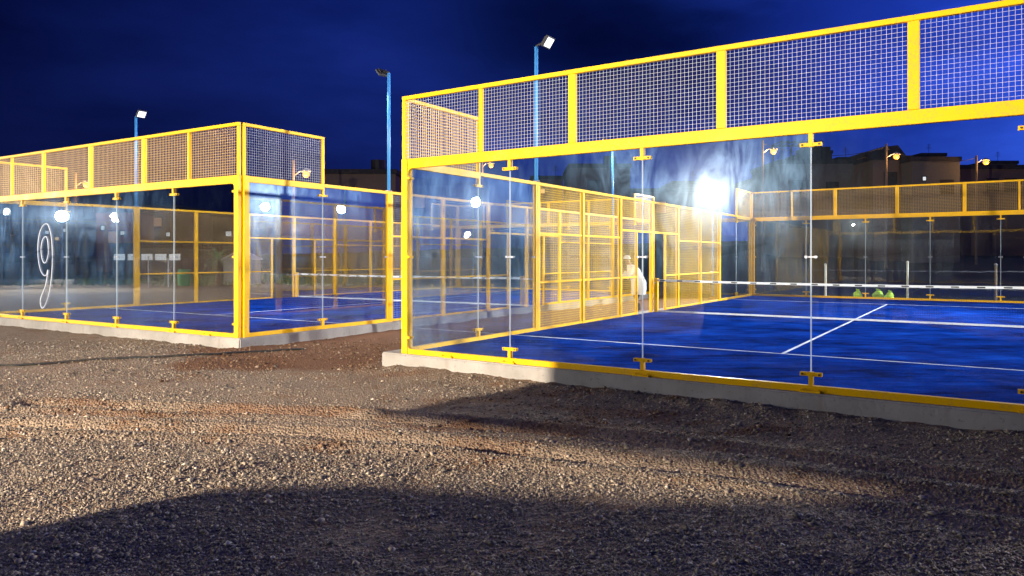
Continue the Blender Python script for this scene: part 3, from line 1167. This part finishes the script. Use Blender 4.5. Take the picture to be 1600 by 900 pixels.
for x in (2.9, 4.1):
    for y in (0.2, 2.0):
        MB().bev(x - 0.04, x + 0.04, y - 0.04, y + 0.04, 0, 2.6, 0.005).build("post", M['wood'], shade_screen)
MB().box(-0.5, 4.1, -0.5, -0.05, 0.95, 0.99).build("screen_shelf", M['wood'], shade_screen)


# ------------------------------------------------------------------ cable on the ground
def on_ground(x, y, dz=0.0):
    return Vector((x, y, float(ground_h(x, y)) + dz))


pts = []
for px, d in ((-40, 11.6), (20, 11.5), (60, 11.6), (150, 11.9), (250, 12.1), (330, 12.4), (350, 12.6), (368, 12.72), (395, 12.9), (440, 13.05), (475, 13.2)):
    x = (px - CX) / F * d
    pts.append(on_ground(x, d, 0.02))
fine = []
for a, b in zip(pts[:-1], pts[1:]):
    for k in range(6):
        p = a.lerp(b, k / 6)
        fine.append(on_ground(p.x + 0.03 * math.sin(p.x * 7), p.y, 0.02))
fine.append(pts[-1])
o = MB().tube(fine, 0.02, 6).build("cable", M['black_rubber'], smooth=True)
tag(o, "black cable lying on the soil in front of the left court", "cable")


# ------------------------------------------------------------------ things beyond the courts
def street_lamp(x, y, d, label, ptop=None):
    p = pix(x, y, d)
    gz = float(ground_h(p.x, p.y))
    root = empty("street_lamp", (p.x, p.y, gz))
    tag(root, label, "street lamp", "orange street lamps of the town")
    H = p.z - gz
    off = -0.9
    ht = H + (0.9 if ptop is None else (HY - ptop) / F * d + 1.5 - p.z + 0.0)
    MB().tube([(off, 0, 0), (off, 0, ht)], 0.12, 8, taper=[0.14, 0.10]).build("pole", M['wood'], root)
    MB().tube([(off, 0, H - 0.25), (off + 0.45, 0, H + 0.1), (0, 0, H + 0.12)], 0.04, 6).build("arm", M['steel'], root)
    lh = MB().tube([(-0.3, 0, H + 0.10), (0.0, 0, H + 0.16), (0.35, 0, H + 0.1)], 0.16, 8, taper=[0.08, 0.2, 0.1]).build("lamp_hood", M['steel'], root)
    bm = bmesh.new()
    bmesh.ops.create_uvsphere(bm, u_segments=12, v_segments=8, radius=0.25)
    me = bpy.data.meshes.new("lamp_glass")
    bm.to_mesh(me)
    bm.free()
    me.materials.append(M['sodium'])
    put("lamp_glass", me, lh, (0.02, 0, H - 0.10))
    d_ = bpy.data.lights.new("sodium_light", 'POINT')
    d_.energy = 420
    d_.color = (1.0, 0.5, 0.15)
    d_.shadow_soft_size = 0.03
    lo = bpy.data.objects.new("sodium_light", d_)
    col.objects.link(lo)
    lo.parent = root
    lo.location = (0.02, -0.35, H - 0.35)
    return root


street_lamp(1208, 235, 62, "orange street lamp on a pole left of the roof frame", 219)
street_lamp(1400, 243, 66, "orange street lamp shining in front of the low houses", 225)
street_lamp(1540, 252, 70, "orange street lamp nearest the right edge of the picture", 243)
street_lamp(478, 270, 52, "orange street lamp seen through mesh above left court's side wall")
street_lamp(135, 287, 60, "orange street lamp seen through the left court's glass")
street_lamp(767, 257, 75, "orange street lamp by the beam at near left of right court")


def sagging(a, b, sag, name, label):
    pts = [a.lerp(b, k / 14) - Vector((0, 0, sag * 4 * (k / 14) * (1 - k / 14))) for k in range(15)]
    o = MB().tube(pts, 0.025, 5).build(name, M['black_rubber'])
    tag(o, label, "wire", "overhead wires between the street lamp poles")


sagging(pix(1192, 224, 62), pix(1383, 230, 66), 0.9, "overhead_wire", "overhead wire between the two street lamps left of the lit window")
sagging(pix(1383, 230, 66), pix(1524, 247, 70), 0.8, "overhead_wire", "overhead wire between the two street lamps nearest the right edge")


def house(x0, x1, ytop, d, depth, mat, label, wins=(), extras=(), rot=0.0, zb=None):
    """flat-roofed town house: walls, parapet, windows with panes"""
    a, b = pix(x0, ytop, d), pix(x1, ytop, d)
    w = b.x - a.x
    zb = float(ground_h((a.x + b.x) / 2, d)) - 1.0 if zb is None else zb
    root = empty("house", (a.x, d, zb), rot)
    tag(root, label, "house", "houses of the town behind the courts")
    H = a.z - zb
    MB().box(0, w, 0, depth, 0, H).build("wall", M[mat], root)
    pr = MB()
    pr.box(-0.12, w + 0.12, -0.12, 0.18, H, H + 0.45)
    pr.box(-0.12, w + 0.12, depth - 0.18, depth + 0.12, H, H + 0.45)
    pr.box(-0.12, 0.18, 0.18, depth - 0.18, H, H + 0.45)
    pr.box(w - 0.18, w + 0.12, 0.18, depth - 0.18, H, H + 0.45)
    pr.build("parapet", M['roof_dark'], root)
    for (fx, zz, ww, hh, mk) in wins:
        fr = MB()
        X, Z = fx * w, H - zz
        fr.box(X - 0.08, X + ww + 0.08, -0.06, -0.002, Z - 0.08, Z)
        fr.box(X - 0.08, X + ww + 0.08, -0.06, -0.002, Z + hh, Z + hh + 0.08)
        fr.box(X - 0.08, X, -0.06, -0.002, Z, Z + hh)
        fr.box(X + ww, X + ww + 0.08, -0.06, -0.002, Z, Z + hh)
        f = fr.build("window", M['roof_dark'], root)
        MB().box(X, X + ww, -0.03, -0.004, Z, Z + hh).build("pane", M[mk], f)
    for e in extras:
        e(root, w, depth, H)
    return root


def pergola(root, w, dp, H):
    mb = MB()
    for x in (0.4, 2.4, 4.6):
        for y in (0.4, 3.0):
            mb.box(x - 0.07, x + 0.07, y - 0.07, y + 0.07, H, H + 2.3)
    for y in (0.4, 3.0):
        mb.box(0.2, 4.9, y - 0.07, y + 0.07, H + 2.3, H + 2.45)
    for k in range(7):
        x = 0.4 + 0.7 * k
        mb.box(x - 0.05, x + 0.05, 0.1, 3.3, H + 2.46, H + 2.56)
    mb.build("roof_frame", M['dark'], root)


def stair_tower(root, w, dp, H):
    MB().box(w * 0.36, w * 0.36 + 2.6, 1, 4, H, H + 2.0).build("stair_tower", M['roof_dark'], root)


def pitched(root, w, dp, H):
    MB().prism([(w * 0.1, H + 0.46), (w * 0.95, H + 0.46), (w * 0.72, H + 1.6), (w * 0.3, H + 1.4)], 0.5, dp - 0.5).build("roof", M['roof_dark'], root)


def tank(root, w, dp, H):
    MB().tube([(w * 0.7, 2, H + 0.1), (w * 0.7, 2, H + 1.5)], 0.7, 14).build("water_tank", M['dark'], root)


house(1218, 1352, 256, 78, 9, 'plaster_grey', "dark house with a roof frame and stair tower", wins=((0.15, 3.2, 1.2, 1.4, 'roof_dark'), (0.55, 3.4, 1.2, 1.4, 'roof_dark'), (0.12, 6.8, 1.2, 1.4, 'roof_dark')), extras=(pergola, stair_tower))
house(1352, 1362, 245, 76, 9, 'plaster_red', "narrow red lit house between two dark houses", wins=((0.4, 2.5, 0.35, 1.8, 'roof_dark'),))
house(1364, 1424, 250, 74, 8, 'plaster_brown', "brown house with a dark pitched roof beside a street lamp", wins=((0.3, 2.6, 1.2, 1.3, 'roof_dark'),), extras=(pitched,))
house(1425, 1500, 252, 72, 8, 'plaster_grey', "block-like dark house with one small lit window", wins=((0.22, 1.9, 0.32, 0.36, 'win_white'), (0.6, 3.2, 1.2, 1.3, 'roof_dark')))
house(1501, 1640, 264, 80, 9, 'plaster_brown', "low dark house at the right edge of the town", wins=((0.3, 2.4, 1.2, 1.3, 'roof_dark'), (0.5, 2.4, 1.2, 1.3, 'roof_dark')))
house(508, 618, 272, 66, 9, 'plaster_brown', "brown house above the left court's side wall", wins=((0.25, 2.6, 1.2, 1.4, 'roof_dark'), (0.72, 2.6, 1.3, 1.5, 'win_blue')) [:1], extras=(tank,))
house(620, 760, 290, 84, 9, 'plaster_grey', "grey house behind the near corner of the right court", wins=((0.2, 2.6, 1.2, 1.4, 'win_warm'), (0.6, 2.6, 1.2, 1.4, 'roof_dark')))
house(890, 985, 262, 80, 9, 'plaster_grey', "dark house with a roof tank above the yellow mesh", wins=((0.3, 2.8, 1.2, 1.4, 'roof_dark'),), extras=(tank,))
house(985, 1120, 300, 90, 9, 'plaster_brown', "low house hidden behind the far mesh fence", wins=((0.3, 2.6, 1.2, 1.4, 'win_warm'),))
house(150, 205, 332, 62, 9, 'plaster_red', "reddish house seen through the left court's glass", wins=((0.15, 1.5, 0.3, 0.35, 'win_white'), (0.35, 2.6, 0.8, 1.0, 'win_warm'), (0.7, 1.9, 0.35, 0.3, 'win_white'), (0.55, 3.6, 0.3, 0.3, 'win_white')))
house(225, 275, 328, 66, 9, 'plaster_brown', "brown house with lit windows behind the left court", wins=((0.25, 1.5, 0.9, 0.8, 'win_warm'), (0.7, 2.4, 0.35, 0.35, 'win_white'), (0.15, 3.2, 0.6, 0.3, 'win_white'), (0.5, 3.4, 0.3, 0.3, 'win_white')))
house(276, 372, 340, 74, 9, 'plaster_grey', "grey house with small lit windows behind the palm", wins=((0.15, 1.6, 0.6, 0.5, 'win_white'), (0.45, 2.4, 0.6, 0.5, 'win_white'), (0.8, 1.9, 0.6, 0.5, 'win_white')))
house(176, 284, 388, 58, 6, 'plaster_grey', "low building with a band of white lit windows", wins=tuple((0.02 + 0.2 * k, 0.95, 0.9, 0.5, 'win_white') for k in range(5)))
house(1375, 1445, 345, 88, 8, 'roof_dark', "black house with scattered lit windows behind the far wall", wins=((0.02, 1.2, 0.5, 0.5, 'win_white'), (0.04, 3.0, 0.45, 0.9, 'win_white'), (0.42, 2.4, 0.5, 0.9, 'win_white'), (0.3, 3.3, 0.2, 0.2, 'win_white'), (0.7, 3.2, 0.3, 0.3, 'win_white')))

for (a_, b_, yt, dd, mk, lab, ws) in (
        (1178, 1216, 283, 96, 'plaster_brown', "small brown house low left of the roof-frame house", ((0.3, 1.6, 0.5, 0.5, 'win_lit'), (0.65, 1.6, 0.5, 0.5, 'roof_dark'))),
        (1262, 1300, 240, 100, 'roof_dark', "tall dark house rising behind the roof-frame house", ((0.3, 1.8, 0.6, 0.6, 'roof_dark'), (0.6, 1.8, 0.45, 0.5, 'win_lit'))),
        (1310, 1345, 251, 92, 'plaster_grey', "narrow grey house between stair tower and red house", ((0.2, 1.4, 0.5, 0.4, 'win_lit'),)),
        (1440, 1478, 244, 102, 'plaster_brown', "brown upper house behind the block with a lit window", ((0.55, 0.9, 0.5, 0.4, 'win_lit'),)),
        (1545, 1590, 256, 104, 'plaster_grey', "grey upper house right of the last street lamp", ((0.2, 1.0, 0.5, 0.4, 'win_lit'), (0.6, 1.0, 0.5, 0.4, 'win_white'))),
        (648, 700, 284, 98, 'plaster_grey', "grey house glimpsed over the lane's far end", ((0.2, 1.8, 0.5, 0.5, 'win_lit'), (0.6, 2.2, 0.4, 0.4, 'win_white'))),
        (830, 880, 280, 94, 'plaster_brown', "brown house left of the house with roof tank", ((0.3, 1.8, 0.5, 0.5, 'win_lit'),)),
        (1052, 1100, 288, 100, 'plaster_grey', "small grey house left of the glaring floodlight", ((0.4, 1.6, 0.5, 0.5, 'win_lit'),)),
        (60, 112, 346, 70, 'plaster_brown', "brown house beside the drawn nine", ((0.2, 1.2, 0.4, 0.3, 'win_white'), (0.5, 1.8, 0.4, 0.3, 'win_lit'), (0.75, 1.0, 0.3, 0.3, 'win_white')))):
    r_ = house(a_, b_, yt, dd, 8, mk, lab, wins=ws)
    w_ = (b_ - a_) / F * dd
    H_ = pix(a_, yt, dd).z - r_.location.z
    an = MB().tube([(w_ * 0.8, 3, H_), (w_ * 0.8, 3, H_ + 2.2)], 0.03, 5)
    for k in range(4):
        an.box(w_ * 0.8 - 0.4 + 0.05 * k, w_ * 0.8 + 0.4 - 0.05 * k, 2.98, 3.02, H_ + 1.5 + 0.18 * k, H_ + 1.53 + 0.18 * k)
    an.build("aerial", M['dark'], r_)

# ------------------------------------------------------------------ posts, sacks, palm, barrel, shed
for px, yt, d, mk, lab in ((1290, 414, 27.6, 'white_post', "pale thin post behind the far wall, left of the lime sacks"),
                           (1418, 410, 26.8, 'white_post', "white post with a small cap right of the lime sacks"),
                           (1556, 414, 25.6, 'wood', "yellowish post behind the far wall near the right edge"),
                           (232, 402, 40, 'white_post', "thin fence post behind the left court's glass"),
                           (263, 405, 41, 'white_post', "thin fence post left of the green barrel"),
                           (308, 405, 42, 'white_post', "thin fence post between barrel and palm")):
    p = pix(px, yt, d)
    g = on_ground(p.x, p.y)
    h = p.z - g.z
    root = empty("boundary_post", g)
    tag(root, lab, "post", "thin boundary posts beyond the courts")
    MB().tube([(0, 0, -0.1), (0, 0, h)], 0.04, 8).build("shaft", M[mk], root)
    MB().tube([(0, 0, h), (0, 0, h + 0.06)], 0.05, 8, taper=[0.07, 0.02]).build("cap", M['white_post'] if px == 1418 else M['steel'], root)


def sack(px, y0, y1, d, wpx, lab, seed):
    rnd = random.Random(seed)
    p = pix(px, y1, d)
    g = on_ground(p.x, p.y)
    h = (1.5 - (y0 - HY) / F * d) - g.z
    w = wpx / F * d / 2
    bm = bmesh.new()
    bmesh.ops.create_uvsphere(bm, u_segments=16, v_segments=12, radius=1)
    for q in bm.verts:
        z = q.co.z
        k = 1.0 if z < 0.2 else 1.0 - 0.45 * (z - 0.2) / 0.8
        sq = max(abs(q.co.x), abs(q.co.y), 1e-3) / max(q.co.xy.length, 1e-3)
        if abs(z) < 0.98:
            rr = (1 - abs(z) ** 5) ** 0.3 / max(q.co.xy.length, 1e-3)
            q.co.x *= rr * k * w * (0.9 + 0.15 / sq)
            q.co.y *= rr * k * w * 0.8 * (0.9 + 0.15 / sq)
        q.co.x += 0.02 * math.sin(7 * z + seed)
        q.co.y += rnd.uniform(-0.012, 0.012)
        q.co.z = (z + 1) / 2 * h * 0.9
    me = bpy.data.meshes.new("body")
    bm.to_mesh(me)
    bm.free()
    me.materials.append(M['lime'])
    me.shade_smooth()
    root = empty("sack", g)
    tag(root, lab, "sack", "lime green sacks behind the far wall")
    put("body", me, root)
    MB().tube([(0, 0, h * 0.86), (0, 0, h * 0.93), (0.01, 0, h)], 0.05, 8, taper=[w * 0.42, w * 0.30, w * 0.5]).build("tied_neck", M['lime'], root)


sack(1340, 452, 470, 27.2, 13, "leftmost lime green sack standing behind the far glass wall", 1)
sack(1372, 452, 471, 26.9, 17, "widest lime green sack in the middle of three", 2)
sack(1390, 454, 471, 26.6, 13, "rightmost lime green sack behind the far glass wall", 3)

# palm
p = pix(340, 392, 44)
g = on_ground(p.x, p.y)
root = empty("palm_plant", g)
tag(root, "young palm with pale fronds behind the left court's mesh", "palm")
ch = 1.55
MB().tube([(0, 0, -0.1), (0.05, 0, 0.6), (0.02, 0, ch)], 0.2, 10, taper=[0.24, 0.17, 0.14]).build("trunk", M['palm_trunk'], root)
for k in range(26):
    a = k * 2.4
    el = R(75 - 95 * (k / 26))
    L = 1.15 + 0.25 * math.sin(k * 3.1)
    mb = MB()
    prev = None
    pt = Vector((0, 0, ch))
    e = el
    spine = [pt.copy()]
    for s in range(7):
        pt = pt + Vector((math.cos(a) * math.cos(e), math.sin(a) * math.cos(e), math.sin(e))) * L / 7
        e -= R(9)
        spine.append(pt.copy())
    side = Vector((-math.sin(a), math.cos(a), 0))
    for s in range(1, 8):
        dd = (spine[s] - spine[s - 1]).normalized()
        for sg in (-1, 1):
            for t in (0.0, 0.5):
                b0 = spine[s - 1].lerp(spine[s], t)
                ln = 0.34 * (1 - 0.09 * s)
                tip = b0 + (side * sg * 0.8 + dd * 0.8 + Vector((0, 0, -0.15))) * ln
                mb.add([b0 - dd * 0.015, b0 + dd * 0.03, tip], [(0, 1, 2)])
    for s in range(7):
        mb.add([spine[s] - side * 0.012, spine[s] + side * 0.012, spine[s + 1] + side * 0.01, spine[s + 1] - side * 0.01], [(0, 1, 2, 3)])
    mb.build("frond", M['palm_green'], root)

# barrel
p = pix(288, 430, 43)
g = on_ground(p.x, p.y)
root = empty("barrel", g)
tag(root, "green plastic barrel standing on the verge behind the left court", "barrel")
prof = [(0.0, 0.30), (0.05, 0.33), (0.35, 0.36), (0.40, 0.38), (0.44, 0.36), (0.62, 0.36), (0.66, 0.38), (0.70, 0.36), (0.95, 0.33), (1.0, 0.30)]
MB().tube([(0, 0, z * 0.95) for z, r in prof], 0.3, 20, taper=[r for z, r in prof]).build("drum", M['green_plastic'], root)
MB().tube([(0, 0, 0.951), (0, 0, 0.99)], 0.31, 20).build("lid", M['green_plastic'], root)

# shed
p = pix(349, 400, 45)
g = on_ground(p.x, p.y)
root = empty("shed", g)
tag(root, "small pale shed with a gabled roof beside the palm", "shed")
for k in range(8):
    MB().bev(0.22 * k, 0.22 * k + 0.21, 0, 0.03, 0, 1.55, 0.006).build("board", M['shed'], root)
MB().prism([(0.0, 1.56), (1.75, 1.56), (0.87, 2.0)], 0.0, 0.03).build("gable", M['shed'], root)
MB().box(0, 0.03, 0.031, 1.6, 0, 1.55).build("side_wall", M['shed'], root)
MB().box(1.72, 1.75, 0.031, 1.6, 0, 1.55).build("side_wall", M['shed'], root)
MB().prism([(-0.1, 1.53), (0.87, 2.02), (0.87, 2.09), (-0.1, 1.60)], -0.1, 1.7).build("roof_slope", M['white_post'], root)
MB().prism([(1.85, 1.53), (0.875, 2.02), (0.875, 2.09), (1.85, 1.60)], -0.1, 1.7).build("roof_slope", M['white_post'], root)


p = pix(-60, 437, 46)
root = MB().bev(0, 7.1, 0, 0.3, -0.4, 0.34, 0.02).build("low_wall", M['concrete'], None, (p.x, 46, -0.28))
tag(root, "low pale kerb wall behind the left court, at the left edge", "wall")


# grass verge behind the left court
def grass():
    mb_v, mb_f = [], []
    n = 9000
    x = rng.uniform(-36, -6, n)
    y = rng.uniform(43, 58, n)
    keep = fbm(x * 0.4, y * 0.4, 3) > -0.12
    x, y = x[keep], y[keep]
    z = ground_h(x, y)
    vs, fs = [], []
    for i in range(len(x)):
        a = random.uniform(0, math.pi)
        h = random.uniform(0.12, 0.38)
        w = random.uniform(0.02, 0.05)
        dx, dy = math.cos(a) * w, math.sin(a) * w
        lx, ly = random.uniform(-0.12, 0.12), random.uniform(-0.12, 0.12)
        o = len(vs)
        vs += [(x[i] - dx, y[i] - dy, z[i] - 0.02), (x[i] + dx, y[i] + dy, z[i] - 0.02), (x[i] + lx, y[i] + ly, z[i] + h)]
        fs.append((o, o + 1, o + 2))
    me = bpy.data.meshes.new("grass_verge")
    me.from_pydata(vs, [], fs)
    m, nt, b = new_mat("verge_grass")
    c = mixc(nt, noise(nt, 3, 3), (0.03, 0.09, 0.03), (0.10, 0.18, 0.05))
    nt.links.new(c, b.inputs['Base Color'])
    me.materials.append(m)
    tag(put("grass_verge", me), "thin green grass on the verge behind the left court", "grass", kind="stuff")


grass()


# ------------------------------------------------------------------ person in white beyond the lane
def person():
    # stands in the lane, seen through the doorway, stooping to the left
    base = PR(-1.3, 11.95)
    gz = float(ground_h(base.x, base.y))
    root = empty("person", (base.x, base.y, gz + 0.004))
    root.rotation_euler = (0, 0, R(170))
    tag(root, "person in a loose white jacket and white cap, stooping beyond the doorway", "person")
    # +x = the way the person faces
    J = {'pel': ((-0.12, 0, 0.92), 0.14), 'sp': ((-0.03, 0, 1.12), 0.13), 'ch': ((0.10, 0, 1.33), 0.15), 'nk': ((0.19, 0, 1.46), 0.058),
         'hb': ((0.24, 0, 1.52), 0.085), 'hd': ((0.27, 0, 1.62), 0.092)}
    for s, n in ((1, 'l'), (-1, 'r')):
        J['sh' + n] = ((0.11, 0.18 * s, 1.37), 0.062)
        J['el' + n] = ((0.22, 0.25 * s, 1.11), 0.047)
        J['wr' + n] = ((0.42, 0.20 * s, 1.24), 0.031)
        J['hp' + n] = ((-0.10, 0.09 * s, 0.88), 0.10)
        J['kn' + n] = ((-0.01, 0.10 * s, 0.48), 0.062)
        J['an' + n] = ((-0.08, 0.10 * s, 0.08), 0.042)
        J['to' + n] = ((0.11, 0.12 * s, 0.036), 0.036)
    E = [('pel', 'sp'), ('sp', 'ch'), ('ch', 'nk'), ('nk', 'hb'), ('hb', 'hd')]
    for n in 'lr':
        E += [('ch', 'sh' + n), ('sh' + n, 'el' + n), ('el' + n, 'wr' + n), ('pel', 'hp' + n), ('hp' + n, 'kn' + n), ('kn' + n, 'an' + n), ('an' + n, 'to' + n)]
        for f in range(5):
            s = 1 if n == 'l' else -1
            sp = (f - 2) * 0.016
            if f == 0:
                a, b = ((0.455, 0.17 * s, 1.255), 0.011), ((0.50, 0.145 * s, 1.25), 0.009)
            else:
                a, b = ((0.50, (0.20 + sp) * s, 1.265 - 0.01 * abs(f - 2)), 0.011), ((0.555, (0.20 + sp * 1.2) * s, 1.235), 0.009)
            J[f'fa{n}{f}'], J[f'fb{n}{f}'] = a, b
            E += [('wr' + n, f'fa{n}{f}'), (f'fa{n}{f}', f'fb{n}{f}')]
    names = list(J)
    me = bpy.data.meshes.new("body")
    me.from_pydata([J[k][0] for k in names], [(names.index(a), names.index(b)) for a, b in E], [])
    o = put("body", me, root)
    sk = o.modifiers.new("skin", 'SKIN')
    for i, k in enumerate(names):
        sv = me.skin_vertices[0].data[i]
        sv.radius = (J[k][1],) * 2
        sv.use_root = k == 'pel'
    sk.use_smooth_shade = True
    ss = o.modifiers.new("sub", 'SUBSURF')
    ss.levels = ss.render_levels = 1
    me.materials.append(M['skin'])

    def loft(rings, name, mat, fold):
        n = 24
        vs, fs = [], []
        for j, (x, y, z, rx, ry) in enumerate(rings):
            for k in range(n):
                t = 2 * math.pi * k / n
                w = 1 + fold * j * math.sin(5 * t + j * 0.5)
                vs.append((x + rx * w * math.cos(t), y + ry * w * math.sin(t), z))
        for j in range(len(rings) - 1):
            for k in range(n):
                fs.append((j * n + k, j * n + (k + 1) % n, (j + 1) * n + (k + 1) % n, (j + 1) * n + k))
        return MB().add(vs, fs)
    jk = loft([(0.18, 0, 1.47, 0.09, 0.10), (0.12, 0, 1.42, 0.15, 0.22), (0.07, 0, 1.32, 0.20, 0.26), (-0.02, 0, 1.14, 0.21, 0.25), (-0.10, 0, 0.94, 0.22, 0.25),
               (-0.10, 0, 0.74, 0.22, 0.25), (-0.08, 0, 0.56, 0.20, 0.24)], "jacket", 'robe', 0.02)
    for s in (1, -1):
        jk.tube([(0.09, 0.19 * s, 1.37), (0.18, 0.26 * s, 1.22), (0.23, 0.255 * s, 1.12), (0.36, 0.22 * s, 1.20)], 0.1, 12, cap=False, taper=[0.10, 0.10, 0.10, 0.095])
    jk.build("jacket", M['robe'], root, smooth=True)
    tr = MB()
    for s in (1, -1):
        tr.tube([(-0.10, 0.09 * s, 0.90), (-0.06, 0.095 * s, 0.68), (-0.01, 0.10 * s, 0.48), (-0.05, 0.10 * s, 0.26), (-0.08, 0.10 * s, 0.09)], 0.1, 14, cap=False, taper=[0.125, 0.11, 0.09, 0.085, 0.08])
    tr.build("trousers", M['dark'], root, smooth=True)
    bm = bmesh.new()
    bmesh.ops.create_uvsphere(bm, u_segments=16, v_segments=10, radius=0.115)
    bmesh.ops.delete(bm, geom=[v for v in bm.verts if v.co.z < -0.005], context='VERTS')
    cm = bpy.data.meshes.new("cap")
    bm.to_mesh(cm)
    bm.free()
    cm.materials.append(M['robe'])
    put("cap", cm, root, (0.265, 0, 1.645))
    MB().tube([(0.375, 0, 1.605), (0.40, 0, 1.59), (0.375, 0, 1.575)], 0.018, 8, taper=[0.012, 0.022, 0.014]).build("nose", M['skin'], root)


person()
